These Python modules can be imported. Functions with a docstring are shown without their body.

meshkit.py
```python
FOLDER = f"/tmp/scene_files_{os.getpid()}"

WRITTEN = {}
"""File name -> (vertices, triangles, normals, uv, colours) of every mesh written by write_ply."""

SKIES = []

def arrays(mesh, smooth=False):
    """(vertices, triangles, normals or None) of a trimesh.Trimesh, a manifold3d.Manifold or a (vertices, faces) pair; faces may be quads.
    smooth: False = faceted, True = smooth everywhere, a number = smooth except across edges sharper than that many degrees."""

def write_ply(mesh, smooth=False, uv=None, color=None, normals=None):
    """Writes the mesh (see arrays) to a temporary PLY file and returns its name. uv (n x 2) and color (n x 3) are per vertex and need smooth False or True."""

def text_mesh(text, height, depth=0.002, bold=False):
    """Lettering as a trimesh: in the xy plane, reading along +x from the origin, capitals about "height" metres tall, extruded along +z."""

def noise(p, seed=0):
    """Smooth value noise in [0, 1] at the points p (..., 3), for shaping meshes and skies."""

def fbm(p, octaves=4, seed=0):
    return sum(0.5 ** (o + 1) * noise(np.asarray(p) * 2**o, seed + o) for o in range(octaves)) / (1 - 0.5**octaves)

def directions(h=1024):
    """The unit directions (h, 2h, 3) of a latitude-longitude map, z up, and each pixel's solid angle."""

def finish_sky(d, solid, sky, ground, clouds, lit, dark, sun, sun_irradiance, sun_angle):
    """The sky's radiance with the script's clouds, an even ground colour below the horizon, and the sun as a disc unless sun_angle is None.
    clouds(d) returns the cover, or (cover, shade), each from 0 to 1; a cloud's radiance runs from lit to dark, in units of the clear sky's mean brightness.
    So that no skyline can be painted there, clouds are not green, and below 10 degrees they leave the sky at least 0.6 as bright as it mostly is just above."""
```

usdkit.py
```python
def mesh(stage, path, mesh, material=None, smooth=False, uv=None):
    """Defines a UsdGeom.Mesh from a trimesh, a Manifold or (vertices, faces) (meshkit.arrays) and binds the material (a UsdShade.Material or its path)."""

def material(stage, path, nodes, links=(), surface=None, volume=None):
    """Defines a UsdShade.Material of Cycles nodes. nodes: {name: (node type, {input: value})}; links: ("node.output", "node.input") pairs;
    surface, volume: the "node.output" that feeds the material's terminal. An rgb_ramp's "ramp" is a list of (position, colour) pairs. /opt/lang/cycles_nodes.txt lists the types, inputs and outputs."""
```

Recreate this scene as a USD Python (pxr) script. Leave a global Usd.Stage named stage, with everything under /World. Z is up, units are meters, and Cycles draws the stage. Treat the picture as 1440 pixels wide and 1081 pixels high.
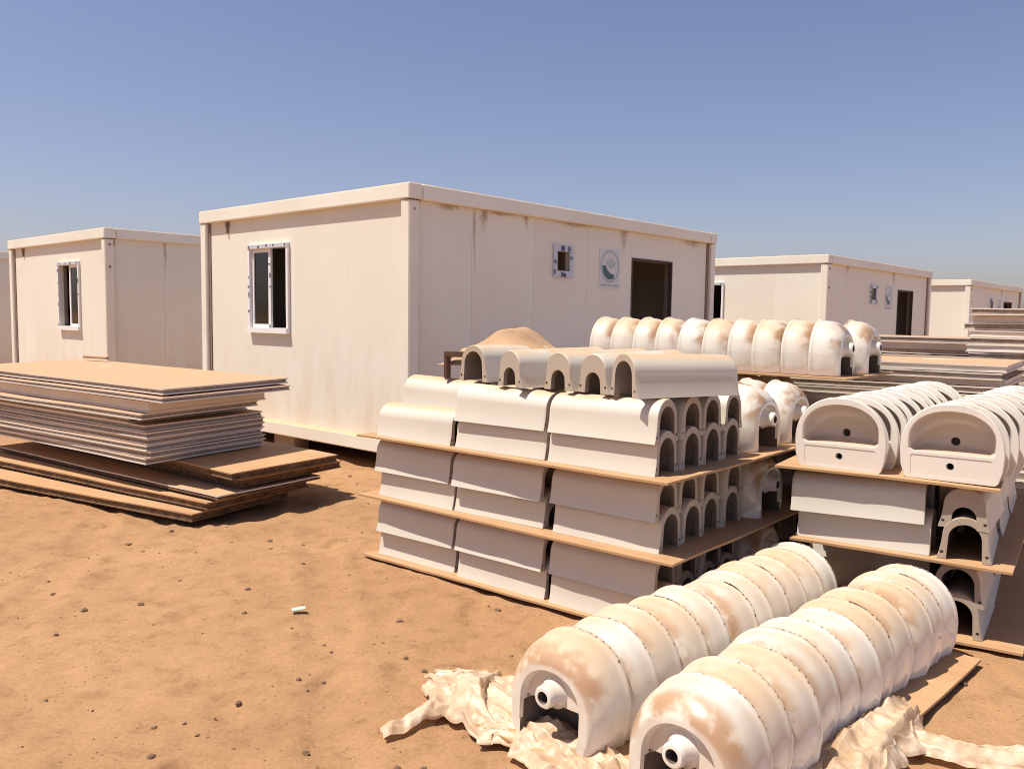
import math, random
import numpy as np, trimesh, usdkit, meshkit
import manifold3d as m3
from pxr import Usd, UsdGeom, UsdShade, UsdLux, Sdf, Gf, Vt

stage = Usd.Stage.CreateInMemory()
UsdGeom.SetStageUpAxis(stage, UsdGeom.Tokens.z)
UsdGeom.SetStageMetersPerUnit(stage, 1.0)
world = UsdGeom.Xform.Define(stage, '/World')
stage.SetDefaultPrim(world.GetPrim())
UsdGeom.Scope.Define(stage, '/World/Looks')

# ------------------------------------------------------------------ camera, sky, sun
SUN_DIR = np.array([-0.968, -0.252, 0.0]); SUN_EL = math.radians(66)
SUN_DIR = np.array([SUN_DIR[0]*math.cos(SUN_EL), SUN_DIR[1]*math.cos(SUN_EL), math.sin(SUN_EL)]); SUN_DIR /= np.linalg.norm(SUN_DIR)
SKY_STRENGTH = 0.088
SUN_INTENSITY = 1.22
EXPOSURE = 0.45

cam = UsdGeom.Camera.Define(stage, '/World/camera')
cam.CreateHorizontalApertureAttr(36.0); cam.CreateVerticalApertureAttr(27.0)
cam.CreateFocalLengthAttr(29.637)
cam.CreateClippingRangeAttr(Gf.Vec2f(0.05, 5000))
cam.CreateExposureAttr(EXPOSURE)
_r, _f, _u = np.array([0.9999, 0.0011, 0.0140]), np.array([0, 0.9968, -0.0800]), np.array([-0.0141, 0.0800, 0.9967])
_m = Gf.Matrix4d(*[float(x) for x in (*_r, 0, *_u, 0, *(-_f), 0, 0, 0, 1.505, 1)])
cam.AddTransformOp().Set(_m)

sky = UsdLux.DomeLight.Define(stage, '/World/sky')
skym = usdkit.material(stage, '/World/Looks/sky_air', {
    's': ('sky_texture', {'sky_type': 'single_scattering', 'sun_disc': False, 'sun_elevation': SUN_EL,
                          'sun_rotation': math.atan2(SUN_DIR[0], SUN_DIR[1]), 'altitude': 100.0,
                          'air_density': 1.0, 'aerosol_density': 1.6, 'ozone_density': 3.0}),
    'tint': ('mix_color', {'blend_type': 'multiply', 'fac': 1.0, 'use_clamp': False, 'b': (1.12, 0.945, 0.985)}),
    'b': ('background_shader', {'strength': SKY_STRENGTH})}, [('s.color', 'tint.a'), ('tint.result', 'b.color')], surface='b.background')
UsdShade.MaterialBindingAPI.Apply(sky.GetPrim()).Bind(skym)
sky.GetPrim().SetCustomDataByKey('kind', 'structure')

sun = UsdLux.DistantLight.Define(stage, '/World/sun')
sun.CreateIntensityAttr(SUN_INTENSITY); sun.CreateAngleAttr(0.53); sun.CreateNormalizeAttr(True)
sun.CreateColorAttr(Gf.Vec3f(1.0, 0.95, 0.87))
_z = SUN_DIR; _x = np.cross([0, 0, 1], _z); _x /= np.linalg.norm(_x); _y = np.cross(_z, _x)
sun.AddTransformOp().Set(Gf.Matrix4d(*[float(v) for v in (*_x, 0, *_y, 0, *_z, 0, 0, 0, 50, 1)]))

# ------------------------------------------------------------------ helpers
_used = {}
def numbered(parent, name):
    k = (parent, name); n = _used.get(k, 0); _used[k] = n + 1
    return name if n == 0 else '%s_%03d' % (name, n)
def path_of(parent): return '/World' if parent is None else str(parent.GetPath())
def obj(name, mesh, mat, parent=None, smooth=False, uv=None):
    p = path_of(parent); n = numbered(p, name)
    return usdkit.mesh(stage, p + '/' + n, mesh, mat, smooth=smooth, uv=uv).GetPrim()
def tag(o, label=None, cat=None, group=None, kind=None):
    if label and not 4 <= len(label.split()) <= 16: print('LABEL', len(label.split()), label)
    for k, v in (('label', label), ('category', cat), ('group', group), ('kind', kind)):
        if v: o.SetCustomDataByKey(k, v)
    return o
def place(x, loc, rz=0.0, tilt=(0.0, 0.0)):
    xf = UsdGeom.Xformable(x); xf.ClearXformOpOrder()
    xf.AddTranslateOp().Set(Gf.Vec3d(*[float(v) for v in loc]))
    xf.AddRotateXYZOp().Set(Gf.Vec3f(float(tilt[0]), float(tilt[1]), float(rz)))
def thing(name, label, cat, loc=(0, 0, 0), rz=0.0, group=None, tilt=(0, 0)):
    x = UsdGeom.Xform.Define(stage, '/World/' + numbered('/World', name)).GetPrim()
    place(x, loc, rz, tilt); return tag(x, label, cat, group)
def dup(root, base, label, loc, rz, group=None, tilt=(0, 0)):
    was = root.GetCustomData()
    x = UsdGeom.Xform.Define(stage, '/World/' + numbered('/World', base)).GetPrim()
    x.GetReferences().AddInternalReference(root.GetPath()); x.SetInstanceable(True)
    place(x, loc, rz, tilt)
    return tag(x, label, was['category'], group or was.get('group'))
def box(x0, x1, y0, y1, z0, z1):
    b = trimesh.creation.box((abs(x1-x0), abs(y1-y0), abs(z1-z0)))
    b.apply_translation(((x0+x1)/2, (y0+y1)/2, (z0+z1)/2)); return b
def bevbox(x0, x1, y0, y1, z0, z1, b=0.006):
    pts = []
    for sx in (0, 1):
        for sy in (0, 1):
            for sz in (0, 1):
                X, Y, Z = (x1, x0)[sx == 0], (y1, y0)[sy == 0], (z1, z0)[sz == 0]
                dx, dy, dz = (-b if sx else b), (-b if sy else b), (-b if sz else b)
                pts += [(X, Y+dy, Z+dz), (X+dx, Y, Z+dz), (X+dx, Y+dy, Z)]
    return m3.Manifold.hull_points(np.array(pts, float))
def cat(*ms):
    out = []
    for m in ms:
        v, f, _ = meshkit.arrays(m); out.append(trimesh.Trimesh(v, f, process=False))
    return trimesh.util.concatenate(out)
def moved(m, T):
    v, f, _ = meshkit.arrays(m); t = trimesh.Trimesh(v, f, process=False); t.apply_transform(T); return t
def basis(o, ex, ey):
    T = np.eye(4); T[:3, 0], T[:3, 1], T[:3, 2], T[:3, 3] = ex, ey, np.cross(ex, ey), o; return T
def loft(rings):
    """closed loft of equal-length 3-D rings with fan caps -> Manifold"""
    rings = [np.asarray(r, float) for r in rings]; n = len(rings[0]); v = list(np.vstack(rings)); f = []
    for k in range(len(rings)-1):
        for i in range(n):
            a, b = k*n+i, k*n+(i+1) % n; f += [(a, b, b+n), (a, b+n, a+n)]
    c0, c1 = len(v), len(v)+1; v += [rings[0].mean(0), rings[-1].mean(0)]
    for i in range(n):
        f += [(c0, (i+1) % n, i), (c1, (len(rings)-1)*n+i, (len(rings)-1)*n+(i+1) % n)]
    t = trimesh.Trimesh(np.array(v), np.array(f), process=False)
    if t.volume < 0: t.invert()
    return m3.Manifold(m3.Mesh(vert_properties=t.vertices.astype(np.float32), tri_verts=t.faces.astype(np.uint32)))
def cyl_y(cx, cz, r, y0, y1, n=24):
    a = np.linspace(0, 2*math.pi, n, endpoint=False)
    return loft([np.stack([cx+r*np.cos(a), 0*a+y0, cz+r*np.sin(a)], 1), np.stack([cx+r*np.cos(a), 0*a+y1, cz+r*np.sin(a)], 1)])
def cyl_z(cx, cy, r, z0, z1, n=12):
    return m3.Manifold.cylinder(z1-z0, r, r, n).translate((cx, cy, z0))
def ordinal(n): return ['first', 'second', 'third', 'fourth', 'fifth', 'sixth', 'seventh', 'eighth', 'ninth', 'tenth', 'eleventh', 'twelfth', 'thirteenth', 'fourteenth'][n]

# ------------------------------------------------------------------ materials
DUST = (0.50, 0.305, 0.16)
def L(name): return '/World/Looks/' + name
def dusty(name, base, rough, dust=0.8, scale=9.0, coat=0.0, base2=None, lo=0.25, hi=0.95, thr=(0.35, 0.6), bump=0.0, spec=0.5, bumpscale=60, dustcol=DUST, groove=0.0, splash=0.0):
    base2 = base2 or tuple(c*0.93 for c in base)
    nodes = {
        'g': ('geometry', {}), 'oi': ('object_info', {}),
        'tc': ('texture_coordinate', {}),
        'rs': ('vector_math', {'math_type': 'scale', 'vector1': (17.0, 9.0, 13.0)}),
        'ad': ('vector_math', {'math_type': 'add'}),
        'n1': ('noise_texture', {'scale': scale, 'detail': 6.0, 'roughness': 0.6}),
        'n2': ('noise_texture', {'scale': scale*0.35, 'detail': 3.0}),
        'n3': ('noise_texture', {'scale': scale*9, 'detail': 3.0}),
        'sx': ('separate_xyz', {}),
        'up': ('map_range', {'range_type': 'smoothstep', 'from_min': lo, 'from_max': hi, 'to_min': 0.0, 'to_max': 1.0}),
        'nr': ('map_range', {'range_type': 'smoothstep', 'from_min': thr[0], 'from_max': thr[1], 'to_min': 0.0, 'to_max': 1.0}),
        'rj': ('math', {'math_type': 'multiply_add', 'value2': 0.26, 'value3': -0.13}), 'ra_': ('math', {'math_type': 'add'}),
        'm1': ('math', {'math_type': 'multiply'}), 'm2': ('math', {'math_type': 'multiply', 'value2': dust}),
        'bc': ('mix_color', {'a': base, 'b': base2}), 'bf': ('map_range', {'from_min': 0.35, 'from_max': 0.65}),
        'dc': ('mix_color', {'a': tuple(c*0.88 for c in dustcol), 'b': tuple(min(c*1.12, 1) for c in dustcol)}),
        'mx': ('mix_color', {}), 'rm': ('map_range', {'from_min': 0.0, 'from_max': 1.0, 'to_min': rough, 'to_max': 0.9}),
        'cm': ('map_range', {'from_min': 0.0, 'from_max': 0.6, 'to_min': coat, 'to_max': 0.0, 'clamp': True}),
        'p': ('principled_bsdf', {'specular_ior_level': spec, 'coat_roughness': 0.06})}
    links = [('oi.random', 'rs.scale'), ('tc.object', 'ad.vector1'), ('rs.vector', 'ad.vector2'), ('ad.vector', 'n1.vector'), ('ad.vector', 'n2.vector'), ('ad.vector', 'n3.vector'),
             ('g.normal', 'sx.vector'), ('sx.z', 'up.value'), ('oi.random', 'rj.value1'), ('rj.value', 'ra_.value2'), ('n1.fac', 'ra_.value1'), ('ra_.value', 'nr.value'), ('up.result', 'm1.value1'), ('nr.result', 'm1.value2'), ('m1.value', 'm2.value1'),
             ('n2.fac', 'bf.value'), ('bf.result', 'bc.fac'), ('n3.fac', 'dc.fac'), ('bc.result', 'mx.a'), ('dc.result', 'mx.b'), ('m2.value', 'mx.fac'),
             ('m2.value', 'rm.value'), ('m2.value', 'cm.value'), ('mx.result', 'p.base_color'), ('rm.result', 'p.roughness'), ('cm.result', 'p.coat_weight')]
    if bump:
        nodes['bn'] = ('noise_texture', {'scale': float(bumpscale), 'detail': 4.0}); nodes['bp'] = ('bump', {'strength': bump, 'distance': 0.004})
        links += [('tc.object', 'bn.vector'), ('bn.fac', 'bp.height'), ('bp.normal', 'p.normal')]
    if splash:
        nodes.update({'ss': ('separate_xyz', {}), 'sv': ('map_range', {'range_type': 'smoothstep', 'from_min': 0.1, 'from_max': 1.5, 'to_min': 1.0, 'to_max': 0.12}), 'sm': ('mapping', {'scale': (3.0, 3.0, 1.0)}),
                      'sn': ('noise_texture', {'scale': 1.6, 'detail': 7.0, 'roughness': 0.65}), 'sr': ('map_range', {'range_type': 'smoothstep', 'from_min': 0.36, 'from_max': 0.68}),
                      's1': ('math', {'math_type': 'multiply'}), 's2': ('math', {'math_type': 'multiply', 'value2': splash}), 'sc': ('mix_color', {'b': (0.60, 0.43, 0.27)})})
        links = [l for l in links if l != ('mx.result', 'p.base_color')]
        links += [('tc.object', 'ss.vector'), ('ss.z', 'sv.value'), ('tc.object', 'sm.vector'), ('sm.vector', 'sn.vector'), ('sn.fac', 'sr.value'), ('sv.result', 's1.value1'), ('sr.result', 's1.value2'),
                  ('s1.value', 's2.value1'), ('mx.result', 'sc.a'), ('s2.value', 'sc.fac'), ('sc.result', 'p.base_color')]
    if groove:
        nodes.update({'gs': ('separate_xyz', {}), 'gr': ('map_range', {'range_type': 'smoothstep', 'from_min': 0.03, 'from_max': 0.10, 'to_min': 1.0, 'to_max': 0.0}),
                      'gu': ('map_range', {'range_type': 'smoothstep', 'from_min': -0.1, 'from_max': 0.45}), 'gn': ('noise_texture', {'scale': 11.0, 'detail': 5.0}),
                      'gm': ('map_range', {'range_type': 'smoothstep', 'from_min': 0.36, 'from_max': 0.58}), 'g1': ('math', {'math_type': 'multiply'}), 'g2': ('math', {'math_type': 'multiply'}),
                      'g3': ('math', {'math_type': 'multiply', 'value2': groove}), 'gx': ('mix_color', {'b': (0.36, 0.205, 0.10)})})
        links = [l for l in links if l != ('mx.result', 'p.base_color')]
        links += [('tc.object', 'gs.vector'), ('gs.y', 'gr.value'), ('sx.z', 'gu.value'), ('ad.vector', 'gn.vector'), ('gn.fac', 'gm.value'), ('gr.result', 'g1.value1'), ('gu.result', 'g1.value2'),
                  ('g1.value', 'g2.value1'), ('gm.result', 'g2.value2'), ('g2.value', 'g3.value1'), ('mx.result', 'gx.a'), ('g3.value', 'gx.fac'), ('gx.result', 'p.base_color')]
    return usdkit.material(stage, L(name), nodes, links, surface='p.BSDF')
def plain(name, col, rough=0.6, var=0.12, scale=14.0, metallic=0.0, bump=0.0):
    return usdkit.material(stage, L(name), {
        'tc': ('texture_coordinate', {}), 'n': ('noise_texture', {'scale': scale, 'detail': 5.0, 'roughness': 0.6}),
        'r': ('rgb_ramp', {'ramp': [(0.3, tuple(c*(1-var) for c in col)), (0.7, tuple(min(c*(1+var), 1) for c in col))]}),
        'b': ('bump', {'strength': bump, 'distance': 0.004}),
        'p': ('principled_bsdf', {'roughness': rough, 'metallic': metallic})},
        [('tc.object', 'n.vector'), ('n.fac', 'r.fac'), ('r.color', 'p.base_color'), ('n.fac', 'b.height')] + ([('b.normal', 'p.normal')] if bump else []), surface='p.BSDF')
def wood(name, c0, c1, stretch=(1.5, 40, 40), rough=0.7, bump=0.25, dust=0.0):
    nodes = {'tc': ('texture_coordinate', {}), 'mp': ('mapping', {'scale': stretch}),
             'oi': ('object_info', {}), 'g': ('geometry', {}), 'sx': ('separate_xyz', {}),
             'n': ('noise_texture', {'scale': 1.0, 'detail': 6.0, 'roughness': 0.65}), 'n2': ('noise_texture', {'scale': 3.0, 'detail': 5.0}),
             'r': ('rgb_ramp', {'ramp': [(0.28, c0), (0.72, c1)]}),
             'up': ('map_range', {'range_type': 'smoothstep', 'from_min': 0.5, 'from_max': 0.95}), 'nr': ('map_range', {'range_type': 'smoothstep', 'from_min': 0.3, 'from_max': 0.62}),
             'm1': ('math', {'math_type': 'multiply'}), 'm2': ('math', {'math_type': 'multiply', 'value2': dust}),
             'mx': ('mix_color', {'b': DUST}), 'b': ('bump', {'strength': bump, 'distance': 0.003}), 'p': ('principled_bsdf', {'roughness': rough, 'specular_ior_level': 0.25})}
    return usdkit.material(stage, L(name), nodes, [('tc.object', 'mp.vector'), ('mp.vector', 'n.vector'), ('tc.object', 'n2.vector'), ('n.fac', 'r.fac'), ('g.normal', 'sx.vector'), ('sx.z', 'up.value'),
        ('n2.fac', 'nr.value'), ('up.result', 'm1.value1'), ('nr.result', 'm1.value2'), ('m1.value', 'm2.value1'), ('r.color', 'mx.a'), ('m2.value', 'mx.fac'), ('mx.result', 'p.base_color'),
        ('n.fac', 'b.height'), ('b.normal', 'p.normal')], surface='p.BSDF')

M = {}
M['ceramic'] = dusty('ceramic_sandy', (0.69, 0.635, 0.54), 0.16, groove=0.95, dust=0.8, scale=3.6, coat=0.6, lo=-0.1, hi=0.95, thr=(0.22, 0.64), dustcol=(0.50, 0.32, 0.165))
M['ceramic_clean'] = dusty('ceramic_clean', (0.72, 0.66, 0.575), 0.16, dust=0.5, scale=7.0, coat=0.5, lo=0.2, hi=0.95, thr=(0.45, 0.7))
M['pedestal'] = dusty('pedestal_ceramic', (0.585, 0.53, 0.435), 0.38, dust=0.8, scale=5.0, coat=0.1, lo=0.5, hi=0.95, thr=(0.26, 0.58), bump=0.05)
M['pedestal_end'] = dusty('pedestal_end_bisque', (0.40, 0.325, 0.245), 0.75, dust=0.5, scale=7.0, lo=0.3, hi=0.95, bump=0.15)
M['pedestal_in'] = plain('pedestal_inside', (0.22, 0.172, 0.13), 0.9, 0.2, 9, bump=0.15)  # darker than the shell: shade within the arches put into the colour
M['bowl_shade'] = dusty('shade_toned_bowl', (0.56, 0.475, 0.385), 0.3, dust=0.5, scale=8.0, coat=0.25, lo=-0.2, hi=0.9, thr=(0.3, 0.7))  # base darkened and browned to paint shade into the bowl
M['hollow_shade'] = plain('shade_toned_hollow', (0.13, 0.098, 0.072), 0.95, 0.25, 12, bump=0.2)  # near-black brown paints the shade of rear hollows and drain bores
M['scrap'] = plain('torn_tape', (0.30, 0.235, 0.16), 0.7, 0.6, 60)
M['scrap_light'] = plain('torn_paper', (0.74, 0.66, 0.54), 0.8, 0.15, 60)
M['ply'] = wood('plywood_sheet', (0.34, 0.185, 0.085), (0.47, 0.285, 0.145), dust=0.4)
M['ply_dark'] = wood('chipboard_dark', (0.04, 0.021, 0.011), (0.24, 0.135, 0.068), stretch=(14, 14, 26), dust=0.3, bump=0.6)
M['skin'] = dusty('panel_skin', (0.70, 0.62, 0.53), 0.45, dustcol=(0.44, 0.262, 0.132), dust=0.95, scale=2.5, lo=0.6, hi=0.97, thr=(0.18, 0.42))
M['skin_edge'] = plain('panel_skin_edge', (0.66, 0.58, 0.49), 0.5, 0.06, 5)
M['core'] = plain('panel_core', (0.30, 0.235, 0.18), 0.95, 0.25, 30, bump=0.4)
M['wall'] = dusty('container_wall', (0.735, 0.695, 0.575), 0.5, splash=0.4, dust=0.3, scale=2.0, base2=(0.70, 0.65, 0.535), lo=0.2, hi=0.9, bump=0.02, spec=0.3)
M['frame'] = dusty('container_frame', (0.75, 0.71, 0.60), 0.45, dust=0.9, scale=3.0, base2=(0.70, 0.64, 0.52), lo=0.3, hi=0.9, thr=(0.2, 0.4), bump=0.03, spec=0.3)
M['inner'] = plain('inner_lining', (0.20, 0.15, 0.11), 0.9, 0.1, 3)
M['white'] = plain('window_frame_white', (0.76, 0.73, 0.70), 0.4, 0.04, 6)
M['film'] = plain('protective_film', (0.50, 0.51, 0.55), 0.35, 0.12, 40)
M['filmprint'] = plain('protective_film_print', (0.12, 0.12, 0.17), 0.4, 0.3, 30)
M['rubber'] = plain('dark_seal', (0.07, 0.05, 0.04), 0.8, 0.2, 10)
M['pipe'] = plain('gap_brown', (0.22, 0.15, 0.10), 0.8, 0.2, 10)
M['concrete'] = plain('footing_concrete', (0.30, 0.25, 0.20), 0.9, 0.15, 20, bump=0.3)
M['sticker'] = plain('sticker_white', (0.60, 0.58, 0.54), 0.4, 0.04, 8)
M['ring'] = plain('sticker_ring', (0.36, 0.43, 0.43), 0.4, 0.1, 8)
M['green'] = plain('sticker_green', (0.045, 0.10, 0.10), 0.4, 0.15, 20)
M['cardboard'] = wood('cardboard', (0.28, 0.17, 0.09), (0.42, 0.27, 0.15), stretch=(4, 30, 4), dust=0.9, bump=0.2)
M['oldwood'] = wood('weathered_batten', (0.06, 0.03, 0.018), (0.14, 0.075, 0.045), stretch=(3, 40, 40))
M['stone'] = plain('pebble_stone', (0.17, 0.098, 0.05), 0.9, 0.4, 25, bump=0.4)
M['teal'] = plain('pale_teal_plastic', (0.42, 0.50, 0.42), 0.4, 0.1, 20)
M['glass'] = usdkit.material(stage, L('window_glass'), {'t': ('transparent_bsdf', {'color': (0.55, 0.52, 0.48)}), 'gl': ('glossy_bsdf', {'color': (0.9, 0.9, 0.9), 'roughness': 0.08}),
    'f': ('fresnel', {'IOR': 1.6}), 'm': ('mix_closure', {})}, [('f.fac', 'm.fac'), ('t.BSDF', 'm.closure1'), ('gl.BSDF', 'm.closure2')], surface='m.closure')
M['stain'] = usdkit.material(stage, L('rust_stain'), {
    'uv': ('uvmap', {'attribute': 'st'}), 'sx': ('separate_xyz', {}), 'tc': ('texture_coordinate', {}), 'n': ('noise_texture', {'scale': 16.0, 'detail': 6.0, 'roughness': 0.7}),
    'r': ('map_range', {'range_type': 'smoothstep', 'from_min': 0.05, 'from_max': 1.0}), 'n2': ('map_range', {'range_type': 'smoothstep', 'from_min': 0.3, 'from_max': 0.6}),
    'a': ('math', {'math_type': 'multiply'}), 'a2': ('math', {'math_type': 'multiply', 'value2': 0.6}), 'p': ('principled_bsdf', {'base_color': (0.33, 0.17, 0.085), 'roughness': 0.9})},
    [('uv.UV', 'sx.vector'), ('sx.x', 'r.value'), ('tc.object', 'n.vector'), ('n.fac', 'n2.value'), ('r.result', 'a.value1'), ('n2.result', 'a.value2'), ('a.value', 'a2.value1'), ('a2.value', 'p.alpha')], surface='p.BSDF')
M['tarp'] = usdkit.material(stage, L('sandy_plastic_wrap'), {
    'tc': ('texture_coordinate', {}), 'n': ('noise_texture', {'scale': 9.0, 'detail': 6.0, 'roughness': 0.65}), 'n2': ('noise_texture', {'scale': 70.0, 'detail': 4.0}),
    'r': ('rgb_ramp', {'ramp': [(0.30, (0.46, 0.29, 0.155)), (0.5, (0.66, 0.48, 0.31)), (0.7, (0.76, 0.63, 0.47))]}), 'b': ('bump', {'strength': 0.3, 'distance': 0.006}),
    'p': ('principled_bsdf', {'roughness': 0.45}), 't': ('translucent_bsdf', {'color': (0.72, 0.54, 0.36)}), 'm': ('mix_closure', {'fac': 0.25})},
    [('tc.object', 'n.vector'), ('tc.object', 'n2.vector'), ('n.fac', 'r.fac'), ('r.color', 'p.base_color'), ('n2.fac', 'b.height'), ('b.normal', 'p.normal'), ('p.BSDF', 'm.closure1'), ('t.BSDF', 'm.closure2')], surface='m.closure')
M['sand'] = usdkit.material(stage, L('orange_sand'), {
    'g': ('geometry', {}), 'a': ('noise_texture', {'scale': 0.7, 'detail': 6.0, 'roughness': 0.6}), 'c': ('noise_texture', {'scale': 7.0, 'detail': 8.0, 'roughness': 0.7}),
    'f': ('noise_texture', {'scale': 60.0, 'detail': 6.0, 'roughness': 0.75}), 'v': ('voronoi_texture', {'scale': 26.0, 'randomness': 1.0}), 'vm': ('noise_texture', {'scale': 3.0, 'detail': 4.0}),
    'ra': ('rgb_ramp', {'ramp': [(0.3, (0.325, 0.178, 0.084)), (0.7, (0.415, 0.238, 0.117))]}),
    'rc': ('rgb_ramp', {'ramp': [(0.30, (0.72, 0.68, 0.64)), (0.48, (0.97, 0.97, 0.97)), (0.75, (1.08, 1.07, 1.06))]}), 'rf': ('rgb_ramp', {'ramp': [(0.3, (0.80, 0.79, 0.78)), (0.65, (1.06, 1.06, 1.06))]}),
    'rv': ('map_range', {'range_type': 'smoothstep', 'from_min': 0.07, 'from_max': 0.22, 'to_min': 1.0, 'to_max': 0.0}), 'rw': ('map_range', {'range_type': 'smoothstep', 'from_min': 0.44, 'from_max': 0.58}),
    'sp': ('math', {'math_type': 'multiply'}), 'sq': ('math', {'math_type': 'multiply', 'value2': 0.85}),
    'm1': ('mix_color', {'blend_type': 'multiply', 'fac': 1.0, 'use_clamp': False}), 'm2': ('mix_color', {'blend_type': 'multiply', 'fac': 1.0, 'use_clamp': False}), 'm3': ('mix_color', {'b': (0.165, 0.088, 0.042)}),
    'h1': ('math', {'math_type': 'multiply_add', 'value2': 0.5}), 'b': ('bump', {'strength': 0.5, 'distance': 0.022}), 'p': ('principled_bsdf', {'roughness': 0.95, 'specular_ior_level': 0.15})},
    [('g.position', 'a.vector'), ('g.position', 'c.vector'), ('g.position', 'f.vector'), ('g.position', 'v.vector'), ('g.position', 'vm.vector'), ('a.fac', 'ra.fac'), ('c.fac', 'rc.fac'), ('f.fac', 'rf.fac'),
     ('v.distance', 'rv.value'), ('vm.fac', 'rw.value'), ('rv.result', 'sp.value1'), ('rw.result', 'sp.value2'), ('sp.value', 'sq.value1'), ('ra.color', 'm1.a'), ('rc.color', 'm1.b'), ('m1.result', 'm2.a'), ('rf.color', 'm2.b'),
     ('m2.result', 'm3.a'), ('sq.value', 'm3.fac'), ('m3.result', 'p.base_color'), ('f.fac', 'h1.value1'), ('c.fac', 'h1.value3'), ('h1.value', 'b.height'), ('b.normal', 'p.normal')], surface='p.BSDF')

# ------------------------------------------------------------------ ground
_fr = random.Random(77)
FOOT = [(_fr.uniform(-3.0, 0.6), _fr.uniform(2.3, 6.2), _fr.uniform(0.07, 0.10), _fr.uniform(0, 3.14)) for _ in range(46)]
def ground_z(x, y):
    p = np.stack([x, y, 0*x], -1)
    z = 0.05*(meshkit.fbm(p*0.8, 4, 3)-0.5) + 0.035*(meshkit.fbm(p*3.2, 4, 9)-0.5) + 0.020*(meshkit.fbm(p*10, 3, 5)-0.5)
    z = z - 0.028
    for (fx, fy, fr, fa) in FOOT:
        c, s_ = math.cos(fa), math.sin(fa); u, v = (x-fx)*c+(y-fy)*s_, -(x-fx)*s_+(y-fy)*c
        r2 = (u/(fr*1.5))**2+(v/(fr*0.62))**2; z = z - 0.016*np.exp(-r2*r2) + 0.007*np.exp(-(np.sqrt(r2)-1.25)**2/0.06)
    for (o_, a_) in ((-0.9, 0.28), (-2.45, 0.28)):
        w = (x-o_)*math.cos(a_)+(y-4)*math.sin(a_); w = w + 0.06*np.sin(y*0.9); z = z - 0.010*np.exp(-(w/0.10)**4) + 0.006*np.exp(-((np.abs(w)-0.16)/0.05)**2)
    return z
def axis(lo, hi, step, far):
    core = np.arange(lo, hi+1e-6, step); g = [hi]; s = step
    while g[-1] < far: s *= 1.25; g.append(g[-1]+s)
    h = [lo]; s = step
    while h[-1] > -far: s *= 1.25; h.append(h[-1]-s)
    return np.concatenate([h[:0:-1], core, g[1:]])
gx, gy = axis(-5.0, 4.0, 0.028, 2500), axis(1.9, 9.5, 0.03, 2500)
X, Y = np.meshgrid(gx, gy, indexing='ij')
fade = np.exp(-np.maximum(np.hypot(X, Y-4)-8, 0)/15)
Z = np.where(fade > 1e-3, ground_z(X, Y)*fade, 0) - 0.012*(1-fade)
n0, n1 = X.shape; idx = np.arange(n0*n1).reshape(n0, n1)
F = np.stack([idx[:-1, :-1], idx[1:, :-1], idx[1:, 1:], idx[:-1, 1:]], -1).reshape(-1, 4)
tag(obj('ground', (np.stack([X, Y, Z], -1).reshape(-1, 3), F), M['sand'], smooth=True), kind='structure')

# ------------------------------------------------------------------ containers
YAW = 0.729
EU = np.array([-math.cos(YAW), math.sin(YAW), 0.0]); EV = np.array([math.sin(YAW), math.cos(YAW), 0.0])
W_, L_, H_ = 3.93, 5.90, 2.60
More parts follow.
